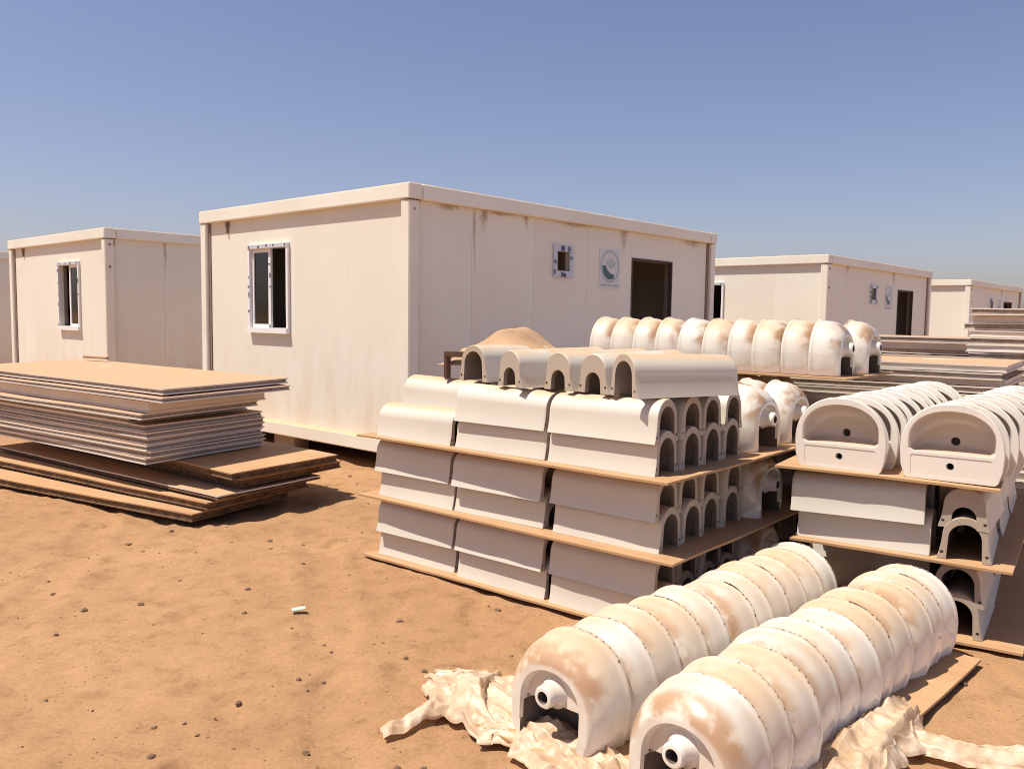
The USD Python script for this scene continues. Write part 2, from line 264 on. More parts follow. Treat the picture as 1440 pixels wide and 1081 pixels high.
# local frame of a container: x = along the sunny short side (EU), y = along the shaded long side (EV), z up, origin at the near corner of its floor frame
CROT = math.degrees(math.atan2(EU[1], EU[0]))
def sheet_poly(pts, uvx, z=0.0):
    pass
def flip(m):   # the container frame (EU, EV) is left handed: the local mesh is built with y mirrored
    v, f, _ = meshkit.arrays(m); v = v*np.array([1, -1, 1]); return (v, f[:, ::-1])
def stain_mesh(cx, z1, w, h, y, rng):
    """irregular drip on the plane x = -y: centre along y at cx, hanging from z1; returns mesh, uv"""
    n = 9; v, uv, f = [], [], []
    for j in range(n):
        t = j/(n-1); ww = w*(1-0.6*t)*(0.8+0.4*rng.random())
        for s in (-1, -0.5, 0, 0.5, 1):
            v.append((y, cx+s*ww/2+0.02*rng.random(), z1-h*t)); uv.append(((1-abs(s))*(1-t)**0.7, t))
    for j in range(n-1):
        for i in range(4):
            a = j*5+i; f += [(a, a+1, a+6), (a, a+6, a+5)]
    return np.array(v), np.array(f), np.array(uv)
def container(loc, label, windows, joints_uv, door, small_win, emblem, stains, seed, detail=True, group='white cabins on the sand'):
    rng = random.Random(seed)
    c = thing('portable_cabin', label, 'cabin', loc, CROT, group)
    def P(name, m, mat, parent=c, smooth=False): return obj(name, flip(m), mat, parent, smooth)
    pw, bh, fh, pr = 0.13, 0.15, 0.14, 0.05          # post width, roof beam height, floor beam height, how far walls sit back
    # frame
    for (x, y) in ((0, 0), (W_-pw, 0), (0, L_-pw), (W_-pw, L_-pw)):
        P('corner_post', bevbox(x, x+pw, y, y+pw, fh, H_-bh, 0.012), M['frame'])
    P('roof_beam', bevbox(-0.012, W_+0.012, -0.012, 0.16, H_-bh, H_, 0.012), M['frame'])
    P('roof_beam', bevbox(-0.012, W_+0.012, L_-0.16, L_+0.012, H_-bh, H_, 0.012), M['frame'])
    P('roof_beam', bevbox(-0.011, 0.16, 0.161, L_-0.161, H_-bh, H_-0.001, 0.012), M['frame'])
    P('roof_beam', bevbox(W_-0.16, W_+0.011, 0.161, L_-0.161, H_-bh, H_-0.001, 0.012), M['frame'])
    P('floor_beam', bevbox(-0.03, W_+0.03, -0.06, 0.15, 0, fh, 0.01), M['frame'])
    P('floor_beam', bevbox(-0.03, W_+0.03, L_-0.15, L_+0.03, 0, fh, 0.01), M['frame'])
    P('floor_beam', bevbox(-0.029, 0.15, 0.151, L_-0.151, 0, fh, 0.01), M['frame'])
    P('floor_beam', bevbox(W_-0.15, W_+0.03, 0.151, L_-0.151, 0, fh, 0.01), M['frame'])
    P('roof', box(0.12, W_-0.12, 0.12, L_-0.12, H_-0.06, H_-0.02), M['skin'])
    P('ceiling', box(0.1, W_-0.1, 0.1, L_-0.1, H_-bh+0.02, H_-0.08), M['inner'])
    P('cabin_floor', box(0.1, W_-0.1, 0.1, L_-0.1, 0.09, 0.13), M['inner'])
    for (x, y) in ((0.05, -0.02), (W_-0.45, 0.0), (0.05, L_-0.45), (W_-0.45, L_-0.45), (0.05, L_/2), (W_-0.45, L_/2), (W_/2, 0.0)):
        P('footing_block', bevbox(x, x+0.4, y+0.03, y+0.24, -0.22, -0.001, 0.015), M['concrete'])
    top = H_-bh
    # sunny short wall (plane y = pr) in 1 m sheets; each window cut out
    xs = [pw] + [x for x in (0.97, 1.95, 2.93)] + [W_-pw]
    ws = windows
    def panel_with_hole(a, b, axisname, holes, z0=fh, z1=top, off=pr):
        m = box(a+0.0004, b-0.0004, off, off+0.05, z0, z1) if axisname == 'x' else box(off, off+0.05, a+0.0012, b-0.0012, z0, z1)
        v, f, _ = meshkit.arrays(m); mm = m3.Manifold(m3.Mesh(vert_properties=v.astype(np.float32), tri_verts=f.astype(np.uint32)))
        for (h0, h1, k0, k1) in holes:
            hb = box(h0, h1, off-0.1, off+0.2, k0, k1) if axisname == 'x' else box(off-0.1, off+0.2, h0, h1, k0, k1)
            hv, hf, _ = meshkit.arrays(hb); mm = mm - m3.Manifold(m3.Mesh(vert_properties=hv.astype(np.float32), tri_verts=hf.astype(np.uint32)))
        return mm
    for a, b in zip(xs, xs[1:]):
        P('wall_panel', panel_with_hole(a, b, 'x', [w for w in ws]), M['wall'])
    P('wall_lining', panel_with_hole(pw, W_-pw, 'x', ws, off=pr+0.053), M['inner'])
    P('wall_panel', box(pw, W_-pw, L_-pr-0.05, L_-pr, fh, top), M['wall'])
    P('wall_panel', box(W_-pr-0.05, W_-pr, pw, L_-pw, fh, top), M['wall'])
    for (h0, h1, k0, k1) in ws:
        w = P('window', cat(box(h0-0.035, h1+0.035, pr-0.035, pr-0.002, k1, k1+0.05), box(h0-0.035, h1+0.035, pr-0.055, pr-0.002, k0-0.06, k0),
                            box(h0-0.035, h0, pr-0.033, pr-0.002, k0, k1), box(h1, h1+0.035, pr-0.033, pr-0.002, k0, k1)), M['white'])
        mid = (h0+h1)/2; left_sash = rng.random() < 2   # the closed half
        s0, s1 = (mid-0.02, h1) if windows_closed[seed] else (h0, mid+0.02)
        sash = P('sash', cat(box(s0, s0+0.045, pr+0.0, pr+0.028, k0, k1), box(s1-0.045, s1, pr+0.0, pr+0.028, k0, k1), box(s0+0.045, s1-0.045, pr+0.001, pr+0.027, k1-0.04, k1), box(s0+0.045, s1-0.045, pr+0.001, pr+0.027, k0, k0+0.04)), M['white'], w)
        P('pane', box(s0+0.045, s1-0.045, pr+0.012, pr+0.017, k0+0.04, k1-0.04), M['glass'], w)
        # leftover protective film with dark print on the frame
        fm = []; pm = []
        zz = k0
        while zz < k1-0.05:
            hgt = 0.07+0.08*rng.random()
            for xx, wd in ((h1, 0.034), (s0+0.002, 0.04) if windows_closed[seed] else (h0-0.034, 0.034)):
                if rng.random() < 0.55:
                    off = -0.0355 if xx in (h1, h0-0.034) else -0.003
                    pm.append(box(xx+0.004*rng.random(), xx+wd*(0.5+0.5*rng.random()), pr+off-0.001, pr+off+0.001, zz, zz+0.015+0.05*rng.random()**2))
            zz += hgt+0.04
        xx = h0
        fm.append(box(h0-0.03, h1+0.03, pr-0.0385, pr-0.0365, k1+0.004, k1+0.046))
        while xx < h1:
            pm.append(box(xx, xx+0.015+0.035*rng.random(), pr-0.0415, pr-0.0395, k1+0.006+0.018*rng.random(), k1+0.030+0.014*rng.random())); xx += 0.10+0.13*rng.random()
        P('film', cat(*fm), M['film'], w); tag(P('film_print', cat(*pm), M['filmprint'], w), kind='stuff')
    # shaded long wall (plane x = pr) in panels
    d0, d1, dz = door; sw = small_win
    ys = [pw] + joints_uv + [L_-pw]
    for a, b in zip(ys, ys[1:]):
        if abs(a-d0) < 0.02: P('wall_panel', panel_with_hole(a, b, 'y', [], z0=dz, z1=top), M['wall'])
        else: P('wall_panel', panel_with_hole(a, b, 'y', [(sw[0], sw[1], sw[2], sw[3])] if a < sw[0] < b else []), M['wall'])
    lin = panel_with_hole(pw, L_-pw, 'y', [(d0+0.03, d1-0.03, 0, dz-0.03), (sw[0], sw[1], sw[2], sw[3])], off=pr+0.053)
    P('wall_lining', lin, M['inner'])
    dp = P('door_frame', cat(box(pr-0.006, pr+0.05, d0, d0+0.022, fh, dz), box(pr-0.006, pr+0.05, d1-0.022, d1, fh, dz), box(pr-0.006, pr+0.05, d0+0.022, d1-0.022, dz-0.022, dz)), M['rubber'])
    # unseen wall added a little way behind the doorway to keep it dark
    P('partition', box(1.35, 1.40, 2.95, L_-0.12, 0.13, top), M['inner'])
    w = P('window', cat(box(pr-0.02, pr+0.03, sw[0]-0.07, sw[1]+0.07, sw[3], sw[3]+0.075), box(pr-0.02, pr+0.03, sw[0]-0.07, sw[1]+0.07, sw[2]-0.075, sw[2]),
                        box(pr-0.019, pr+0.03, sw[0]-0.07, sw[0], sw[2], sw[3]), box(pr-0.019, pr+0.03, sw[1], sw[1]+0.07, sw[2], sw[3])), M['film'])
    pm = []
    for k in range(9):
        s = rng.choice('tblr'); q = rng.random(); e = 0.03+0.035*rng.random()
        if s in 'tb':
            y0 = sw[0]-0.07+q*(sw[1]-sw[0]+0.1); z0 = sw[3]+0.008 if s == 't' else sw[2]-0.07; pm.append(box(pr-0.024, pr-0.022, y0, y0+e, z0, z0+0.03+0.03*rng.random()))
        else:
            z0 = sw[2]-0.07+q*(sw[3]-sw[2]+0.1); y0 = sw[0]-0.066 if s == 'l' else sw[1]+0.006; pm.append(box(pr-0.0275, pr-0.0255, y0, y0+0.02+0.035*rng.random(), z0, z0+e))
    tag(P('film_print', cat(*pm), M['filmprint'], w), kind='stuff')
    # dark seal gaps beside the posts
    P('corner_seal', box(pr-0.012, pr-0.003, L_-pw-0.06, L_-pw-0.004, fh, top-0.005), M['pipe'])
    P('corner_seal', box(W_-pw-0.05, W_-pw-0.004, pr-0.012, pr-0.003, fh, top-0.005), M['pipe'])
    # emblem sticker on the long wall: white square, pale ring, green crescent hands, a line of lettering
    ec, ez, er = emblem
    st = P('emblem_sticker', box(pr-0.004, pr-0.0005, ec-er-0.02, ec+er+0.02, ez-er-0.07, ez+er+0.02), M['sticker'])
    import shapely
    from shapely import affinity
    def flat(shape, x, mat, nm):
        gs = getattr(shape, 'geoms', [shape]); ms = [trimesh.creation.extrude_polygon(g, 0.0015, engine='earcut') for g in gs if g.area > 1e-6]
        m = trimesh.util.concatenate(ms); v = m.vertices; P(nm, (np.stack([x-v[:, 2], ec+v[:, 0], ez+v[:, 1]], 1), m.faces[:, ::-1]), mat, st)
    disc = shapely.Point(0, 0).buffer(er, 32)
    flat(disc.difference(shapely.Point(0, 0).buffer(er*0.86, 32)), pr-0.0045, M['ring'], 'ring')
    cres = shapely.Point(0, 0).buffer(er*0.80, 32).difference(shapely.Point(er*0.42, er*0.5).buffer(er*0.98, 32)).intersection(shapely.box(-er, -er, er*0.45, er*0.05))
    flat(cres, pr-0.0045, M['green'], 'crescent')
    leaf = shapely.unary_union([affinity.rotate(affinity.scale(shapely.Point(0, 0).buffer(1), er*0.10, er*0.36), a, origin=(0, -er*0.3)) for a in (-55, -20, 15, 50)])
    leaf = affinity.translate(leaf, er*0.1, er*0.22).difference(cres.buffer(er*0.05))
    flat(leaf, pr-0.0045, M['ring'], 'leaf')
    flat(shapely.unary_union([shapely.box(-er+i*er*0.105, -er-0.045, -er+i*er*0.105+er*0.07, -er-0.02) for i in range(19) if i not in (6, 12)]), pr-0.0045, M['ring'], 'lettering')
    for (cy, wd, hh) in stains:
        v, f, uv = stain_mesh(cy, top-0.002, wd, hh, pr-0.003, rng)
        obj('rust_stain', (v*np.array([1, -1, 1]), f[:, ::-1]), M['stain'], c, uv=uv)
    # small bolt heads below the roof beam and a cable bracket
    P('bolt', cat(bevbox(-0.014, 0.0, 0.05, 0.08, top-0.10, top-0.07, 0.004), bevbox(-0.014, 0.0, 0.05, 0.08, top-0.42, top-0.39, 0.004)) if seed != 1 else bevbox(-0.006, 0.0, 0.055, 0.075, top-0.10, top-0.08, 0.003), M['pipe'])
    P('cable', cat(box(-0.006, 0.0, -0.004, 0.15, top-0.012, top-0.004), box(pr-0.012, pr-0.004, 0.145, 0.153, top-0.10, top-0.012), box(-0.004, 0.06, -0.006, -0.001, top-0.012, top-0.004)), M['rubber'])
    P('cable_bracket', cat(bevbox(W_-0.62, W_-0.57, pr-0.035, pr-0.002, top-0.07, top-0.01, 0.005), bevbox(W_-0.60, W_-0.575, pr-0.03, pr-0.003, top-0.14, top-0.072, 0.004)), M['pipe'])
    return c
windows_closed = {1: True, 2: False, 3: True, 4: True, 5: True}
JO = [0.89, 1.87, 2.86, 3.80, 4.79]
A1 = np.array([-0.986, 8.011, 0.15])
dr = (3.80, 4.79, 2.13); sw = (2.27, 2.50, 1.89, 2.11)
container(A1, 'large white flat-roofed cabin in the middle, wall emblem beside its open dark doorway', [(2.08, 2.83, 1.19, 2.09)], JO, dr, sw, (3.32, 1.99, 0.20),
          [(1.05, 0.26, 0.26), (1.72, 0.14, 0.18), (3.60, 0.26, 0.34), (0.915, 0.07, 1.0), (0.55, 0.7, 0.07), (2.6, 1.2, 0.06), (5.3, 0.9, 0.12), (1.3, 0.9, 0.05)], 1)
container((-5.834, 12.133, 0.093), 'smaller white cabin behind the tall panel stack, window in its sunny end wall', [(1.05, 1.80, 1.17, 2.11)], JO, dr, sw, (3.32, 1.99, 0.20), [(0.9, 0.06, 0.6)], 2)
container((5.316, 14.364, 0.032), 'white cabin right of the middle cabin, seen past the topmost washbasin row', [(1.98, 2.73, 1.17, 2.11)], JO, dr, sw, (3.26, 1.98, 0.20), [(1.0, 0.2, 0.2), (3.5, 0.3, 0.3)], 3)
container((11.35, 21.05, -0.01), 'farthest white cabin at the right edge behind the stacked panels', [(1.98, 2.73, 1.17, 2.11)], JO, dr, sw, (3.30, 1.98, 0.20), [(3.5, 0.3, 0.3)], 4)
container((-10.55, 16.32, 0.05), 'white cabin cut off by the left edge, only a grey shaded strip showing', [(1.05, 1.80, 1.17, 2.11)], JO, dr, sw, (3.30, 1.98, 0.20), [(3.5, 0.3, 0.3)], 5)

# ------------------------------------------------------------------ plywood boards
def board_mesh(lx, ly, t, rng, warp=0.006, nx=16, ny=8, chip=0.004):
    xs, ys = np.linspace(0, lx, nx+1), np.linspace(0, ly, ny+1)
    Xb, Yb = np.meshgrid(xs, ys, indexing='ij'); s = rng.random()*50
    Pn = np.stack([Xb*1.3+s, Yb*1.3, 0*Xb], -1); Zb = warp*2*(meshkit.fbm(Pn, 2, 1)-0.5)
    e = (meshkit.noise(np.stack([Xb*9+s, Yb*9, 0*Xb+3], -1), 2)-0.5)*chip*2
    Xb = Xb + np.where((Xb == 0) | (Xb == lx), e, 0); Yb = Yb + np.where((Yb == 0) | (Yb == ly), e, 0)
    n = Xb.size; top = np.stack([Xb, Yb, Zb+t], -1).reshape(-1, 3); bot = np.stack([Xb, Yb, Zb], -1).reshape(-1, 3)
    I = np.arange(n).reshape(nx+1, ny+1); f = []
    q = np.stack([I[:-1, :-1], I[1:, :-1], I[1:, 1:], I[:-1, 1:]], -1).reshape(-1, 4)
    f = [q, q[:, ::-1]+n]
    per = np.concatenate([I[:, 0], I[-1, 1:], I[-2::-1, -1], I[0, -2:0:-1]]); nxt = np.roll(per, -1)
    f.append(np.stack([per, per+n, nxt+n, nxt], 1))
    return (np.vstack([top, bot]), np.vstack(f))
def board(label, loc, rz, lx, ly, t=0.012, group=None, tilt=(0, 0), seed=0, mat='ply', name='plywood_board', cat_='board', warp=0.006):
    o = obj(name, board_mesh(lx, ly, t, random.Random(seed), warp=warp), M[mat]); place(o, loc, rz, tilt); return tag(o, label, cat_, group)

# ------------------------------------------------------------------ pedestals
PL = 0.632
def ped_outline(hw=0.117, aw=0.096, h=0.21, zc=0.115, n=34, flare=True):
    a = np.linspace(0, math.pi, n)
    arch = [(aw*math.cos(t), zc+(h-zc)*math.sin(t)) for t in a]
    if not flare: return [(hw, 0.0)] + arch + [(-hw, 0.0)]
    return [(hw, 0.0), (hw-0.010, 0.035), (hw-0.017, 0.075)] + arch + [(-hw+0.017, 0.075), (-hw+0.010, 0.035), (-hw, 0.0)]
def ring_x(outl, x, s=1.0): return np.array([(x, y*s, z*s) for y, z in outl])
def make_pedestal(seed):
    o = ped_outline()
    outer = loft([ring_x(o, 0.0, 0.985), ring_x(o, 0.006, 1.0), *[ring_x(o, x_, 1.0-0.05*(x_-0.03)/(PL-0.05)) for x_ in np.linspace(0.03, PL-0.02, 14)], ring_x(o, PL-0.006, 0.94), ring_x(o, PL, 0.92)])
    i1 = ped_outline(0.076, 0.071, 0.178, 0.105, flare=False); i2 = ped_outline(0.092, 0.079, 0.190, 0.112, flare=False)
    inner = loft([ring_x(i1, -0.05) + np.array([0, 0, -0.004]), ring_x(i1, 0.028) + np.array([0, 0, -0.004]), ring_x(i2, 0.05, 0.98) + np.array([0, 0, -0.004]), ring_x(i2, PL-0.026, 0.93) + np.array([0, 0, -0.004])])
    m = outer - inner
    pa = ped_outline(0.056, 0.052, 0.108, 0.055, flare=False)
    m = m - loft([ring_x(pa, PL-0.1) + np.array([0, 0, -0.003]), ring_x(pa, PL+0.05) + np.array([0, 0, -0.003])])
    for sy in (-1, 1):
        a = np.linspace(0, 2*math.pi, 10, endpoint=False)
        for xx, s in ((0.0, 1.0), (PL, 0.93)):
            rr = lambda x: np.stack([0*a+x, s*(sy*0.095)+0.008*np.cos(a), 0.032+0.008*np.sin(a)], 1)
            m = m - loft([rr(xx-0.02), rr(xx+0.02)])
    return m
_pm = make_pedestal(0)
def split_ends(m):
    """the glazed shell and its raw end faces as two meshes"""
    v, f, _ = meshkit.arrays(m); tri = v[f]; nrm = np.cross(tri[:, 1]-tri[:, 0], tri[:, 2]-tri[:, 0]); nrm /= np.maximum(np.linalg.norm(nrm, axis=1, keepdims=True), 1e-12)
    cx = tri[:, :, 0].mean(1)
    end = (np.abs(nrm[:, 0]) > 0.9) & ((cx < 0.008) | (cx > PL-0.008))
    cy, cz = tri[:, :, 1].mean(1), tri[:, :, 2].mean(1)-0.09
    inside = (cy*nrm[:, 1] + cz*nrm[:, 2] < -0.004) & (tri[:, :, 2].max(1) > 0.004) & ~end
    return [trimesh.Trimesh(v, f[k], process=False) for k in (~(end | inside), end & (cx < 0.1), inside & ~end, end & (cx > 0.1))]
_shell, _ends, _inside, _plate = split_ends(_pm)
def make_ped_thing(label, loc, rz, group, tilt):
    t = thing('sink_pedestal', label, 'pedestal', loc, rz, group, tilt)
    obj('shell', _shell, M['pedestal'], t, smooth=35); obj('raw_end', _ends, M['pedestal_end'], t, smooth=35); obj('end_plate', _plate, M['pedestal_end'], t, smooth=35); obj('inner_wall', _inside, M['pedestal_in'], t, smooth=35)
    return t
_ped0 = [None]
def pedestal(label, loc, rz, group=None, tilt=(0, 0)):
    if _ped0[0] is None: _ped0[0] = make_ped_thing(label, loc, rz, group, tilt); return _ped0[0]
    return dup(_ped0[0], 'sink_pedestal', label, loc, rz, group, tilt)

# ------------------------------------------------------------------ washbasins
BT, BH, BA = 0.182, 0.37, 0.225
PROF = [(y, 0.735+0.238*(1-(1-y/0.135)**2.1)**0.68 if y < 0.135 else 0.973) for y in (0, .002, .006, .012, .02, .032, .048, .068, .09, .112, .135)] + [(BT-.032, .976), (BT-.024, .984), (BT-.018, .995), (BT-.012, 1.0), (BT-.004, 1.0), (BT, .985)]
def d_outline(a, zc, h, z0=0.0, n=40, rb=0.012, tap=1.0):
    t = np.linspace(0, math.pi, n); e = 0.92
    arch = [(a*np.sign(math.cos(q))*abs(math.cos(q))**e, zc+(h-zc)*math.sin(q)**e) for q in t]
    zm = z0+(zc-z0)*0.5; k = (1+tap)/2+0.25*(1-tap)
    if tap < 1: return [(a*tap-rb, z0), (a*tap, z0+rb), (a*k, zm)] + arch + [(-a*k, zm), (-a*tap, z0+rb), (-a*tap+rb, z0)]
    return [(a-rb, z0), (a, z0+rb)] + arch + [(-a, z0+rb), (-a+rb, z0)]
def ring_y(outl, y, sx=1.0, sz=1.0, dz=0.0): return np.array([(x*sx, y, z*sz+dz) for x, z in outl])
def make_basin():
    o = d_outline(BA, 0.135, BH, tap=0.91)
    m = loft([ring_y(o, y, s, s) for y, s in PROF])
    # recess on the underside with a flat panel
    r = d_outline(0.130, 0.13, 0.258, z0=0.04)
    m = m - loft([ring_y(r, -0.02, 1.05, 1.03), ring_y(r, 0.004, 1.0, 1.0), ring_y(r, 0.029, 0.93, 0.965)])
    # dark cavity under the tap ledge
    c = [(-0.126, -0.03), (0.126, -0.03), (0.126, 0.118), (0.112, 0.138), (-0.112, 0.138), (-0.126, 0.118)][::-1]
    m = m - loft([ring_y(c, -0.02), ring_y(c, 0.05), ring_y(c, 0.145, 0.95, 0.74)])
    # bowl
    b = d_outline(0.186, 0.190, 0.332, z0=0.130, rb=0.016)
    cz = 0.19
    def br(y, s): return np.array([(x*s, y, cz+(z-cz)*s) for x, z in b])
    m = m - loft([br(BT+0.02, 1.03), br(BT-0.002, 1.015), br(BT-0.012, 0.985), br(BT-0.045, 0.955), br(BT-0.08, 0.89), br(BT-0.108, 0.75), br(BT-0.124, 0.5)])
    # tap ledge, slightly sunk, with tap hole, and drain
    l = [(0.166, 0.016), (0.172, 0.022), (0.178, 0.108), (0.171, 0.115), (-0.171, 0.115), (-0.178, 0.108), (-0.172, 0.022), (-0.166, 0.016)]
    m = m - loft([ring_y(l, BT+0.02, 1.0, 1.0), ring_y(l, BT-0.0025, 0.985, 1.0)])
    m = m - cyl_y(0, 0.07, 0.017, 0.12, BT+0.05) - cyl_y(0, 0.178, 0.021, 0.02, BT)
    return m
def make_outlet():
    a = np.linspace(0, 2*math.pi, 28, endpoint=False)
    rr = lambda r, y: np.stack([r*np.cos(a), 0*a+y, 0.178+r*np.sin(a)], 1)
    solid = loft([rr(0.058, 0.030), rr(0.050, 0.018), rr(0.044, 0.004), rr(0.041, -0.012), rr(0.040, -0.030), rr(0.034, -0.037), rr(0.026, -0.038)])
    return solid - loft([rr(0.022, 0.06), rr(0.022, -0.06)])
_basin, _outlet = make_basin(), make_outlet()
_ov, _of, _ = meshkit.arrays(_outlet); _ob = np.hypot(_ov[_of][:, :, 0], _ov[_of][:, :, 2]-0.178).max(1) < 0.0225
_outlet, _bore = trimesh.Trimesh(_ov, _of[~_ob], process=False), trimesh.Trimesh(_ov, _of[_ob], process=False)
_bore = cat(_bore, moved(trimesh.creation.cylinder(0.0219, 0.002, sections=28), trimesh.transformations.translation_matrix((0, 0.012, 0.178)) @ trimesh.transformations.rotation_matrix(math.pi/2, (1, 0, 0))))  # disc added across the bore so the drain hole looks dark
def split_cavity(m):
    v, f, _ = meshkit.arrays(m); tri = v[f]; nrm = np.cross(tri[:, 1]-tri[:, 0], tri[:, 2]-tri[:, 0]); nrm /= np.maximum(np.linalg.norm(nrm, axis=1, keepdims=True), 1e-12)
    k = (np.abs(tri[:, :, 0]).max(1) < 0.1268) & (tri[:, :, 2].max(1) < 0.1395) & (tri[:, :, 1].max(1) < 0.147) & ((np.abs(nrm[:, 0]) > 0.9) | (nrm[:, 2] < -0.6) | (nrm[:, 1] < -0.6)) & (tri[:, :, 1].max(1) > 0.004)
    c = tri.mean(1); k &= ~((nrm[:, 2] < -0.9) & (c[:, 2] < 0.001))
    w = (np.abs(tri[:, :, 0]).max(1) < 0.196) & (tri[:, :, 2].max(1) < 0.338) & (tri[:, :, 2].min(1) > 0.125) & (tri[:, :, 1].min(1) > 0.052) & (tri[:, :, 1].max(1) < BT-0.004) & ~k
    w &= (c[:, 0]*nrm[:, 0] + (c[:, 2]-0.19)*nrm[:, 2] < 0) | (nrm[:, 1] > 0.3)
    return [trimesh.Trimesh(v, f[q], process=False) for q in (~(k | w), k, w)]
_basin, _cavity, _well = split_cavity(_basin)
def scrap_mesh(seed, dark=True):
    """torn packing tape left along the rim of a basin"""
    rng = random.Random(seed); o = np.array(d_outline(BA, 0.135, BH, n=176)); v, f = [], []
    segs = []
    if dark:
        t = rng.uniform(0.16, 0.24)
        while t < rng.uniform(0.42, 0.56):
            segs.append((t, rng.uniform(0.004, 0.016), rng.uniform(0.002, 0.0065))); t += rng.uniform(0.018, 0.06)
    else:
        segs = [(rng.uniform(0.2, 0.6), rng.uniform(0.02, 0.12), rng.uniform(0.006, 0.018)) for _ in range(rng.randint(2, 4))]
    for t0, ln, w in segs:
        i0 = int(2+t0*176); i1 = min(i0+max(2, int(ln*176)), 176); yb = rng.uniform(BT-0.015, BT-0.006)
        start = len(v)
        for i in range(i0, i1+1):
            ww = w*(0.3+rng.random()); nn = np.array([o[i][0]/BA, max(o[i][1]-0.135, 0)/(BH-0.135)]); nn = nn/np.linalg.norm(nn)
            for y, lift in ((yb-ww/2, 0.0012), (yb+ww/2, 0.0014+0.0015*rng.random())):
                s = np.interp(y, [q_[0] for q_ in PROF], [q_[1] for q_ in PROF]); q = o[i]*s+nn*lift; v.append((q[0], y, q[1]))
        for k in range(i1-i0):
            a = start+2*k; f += [(a, a+1, a+3), (a, a+3, a+2), (a, a+3, a+1), (a, a+2, a+3)]
    return np.array(v), np.array(f)
_variants = {}
def basin(label, loc, rz, group, variant, tilt=(0, 0), sandy=True):
    key = (variant, sandy)
    if key in _variants: return dup(_variants[key], 'washbasin', label, loc, rz, group, tilt)
    t = thing('washbasin', label, 'washbasin', loc, rz, group, tilt)
    mat = M['ceramic'] if sandy else M['ceramic_clean']
    obj('bowl_body', _basin, mat, t, smooth=32); obj('inner_bowl', _well, M['bowl_shade'], t, smooth=40); obj('rear_hollow', _cavity, M['hollow_shade'], t); obj('drain_bore', _bore, M['hollow_shade'], obj('drain_outlet', _outlet, M['ceramic_clean'], t, smooth=40))
    tag(obj('torn_tape', scrap_mesh(variant*7+1), M['scrap'], t), kind='stuff'); tag(obj('torn_paper', scrap_mesh(variant*7+400, False), M['scrap_light'], t), kind='stuff')
    _variants[key] = t; return t

# foreground rows: drains towards the camera
rng = random.Random(11)
dir45 = np.array([math.cos(math.radians(45.5)), math.sin(math.radians(45.5)), 0])
for r_, (sx, sy, where) in enumerate([(0.256, 2.963, 'left front row'), (0.622, 2.590, 'right front row')]):
    for k in range(11):
        p = np.array([sx, sy, 0.0]) + dir45*((0.172, 0.176)[r_]*k-0.166+rng.uniform(-0.016, 0.016)) + np.array([dir45[1], -dir45[0], 0])*rng.uniform(-0.016, 0.016)
        p[2] = 0.016
        odd = (r_ == 0 and k == 5) or (r_ == 1 and k == 8)
        if odd: p[2] += 0.012; p += dir45*0.02
        side = 'left' if r_ == 0 else 'right'
        lab = 'sandy washbasin %s from the drain end of the %s' % (ordinal(k), where) if k else 'sandy washbasin at the near end of the %s, drain tube facing the camera' % where
        basin(lab, p, -44.5+rng.uniform(-4, 4), 'washbasins in the %s front row' % side, rng.randint(0, 5), (-9.0 if odd else rng.uniform(-4.0, 1.0), rng.uniform(-1.0, 1.0)))
board('thin plywood sheet on the sand under the two front washbasin rows', (-0.12, 2.99, 0.004), 45.5-90, 1.13, 2.02, 0.012, seed=1)
# ------------------------------------------------------------------ stack 1 (pedestals in three layers)
A1R = -39.5
e1 = np.array([math.cos(math.radians(A1R)), math.sin(math.radians(A1R)), 0]); e2 = np.array([-e1[1], e1[0], 0])
O1 = np.array([-0.85, 5.18, 0.0])
def s1(a, b, z): return O1 + e1*a + e2*b + np.array([0, 0, z])
BZ = [0.015, 0.389, 0.763]; PITCH = 0.152
rng = random.Random(5)
board('lowest plywood board, on the sand under the three-layer pedestal stack', s1(-0.06, -0.035, 0.003), A1R+0.3, 2.16, 1.5, 0.012, 'boards between the pedestal layers', seed=2)
board('plywood board under the middle layer of the pedestal stack', s1(-0.09, -0.045, BZ[1]-0.012), A1R-0.9, 2.22, 1.5, 0.012, 'boards between the pedestal layers', seed=3, warp=0.004)
board('plywood board under the top layer of the pedestal stack', s1(-0.10, -0.05, BZ[2]-0.012), A1R-1.1, 2.20, 1.5, 0.012, 'boards between the pedestal layers', seed=4, warp=0.004)
LAYER = ['bottom', 'middle', 'top']; THIRD = ['left', 'middle', 'right']
for li in range(3):
    for col in range(4):
        for pos in range(3):
            if pos < 2 and (col > 1 or (col == 1 and li < 2)): continue
            for lev in range(2):
                if li == 2 and pos == 0 and col == 0 and lev == 1: continue
                jit = rng.uniform(-0.016, 0.016); off = 0.018*lev if col == 0 else 0
                a = 0.005 + pos*(PL+0.040) + jit; b = (0.140, 0.138, 0.118)[li] + col*0.232 + rng.uniform(-0.006, 0.006) - off
                rz = A1R + rng.uniform(-1.0, 1.0) + (0.6 if li < 2 else 0)
                z = BZ[li] + lev*PITCH
                row = 'upper' if lev else 'lower'
                rev = pos == 2 or rng.random() < 0.5      # open end to the right
                p = s1(a+PL if rev else a, b, z)
                if pos == 2 and col > 0: lab = '%s pedestal, %s back from the near corner in the %s layer, open end right' % (row, ordinal(col), LAYER[li])
                elif col == 0: lab = '%s white pedestal in the %s third of the %s layer, long side showing' % (row, THIRD[pos], LAYER[li])
                else: lab = '%s pedestal one place behind the front, %s third of the %s layer' % (row, THIRD[pos], LAYER[li])
                pedestal(lab, p, rz+180 if rev else rz, 'pedestals in the three-layer stack', (rng.uniform(-0.8, 0.8), 0))
TZ = 1.124
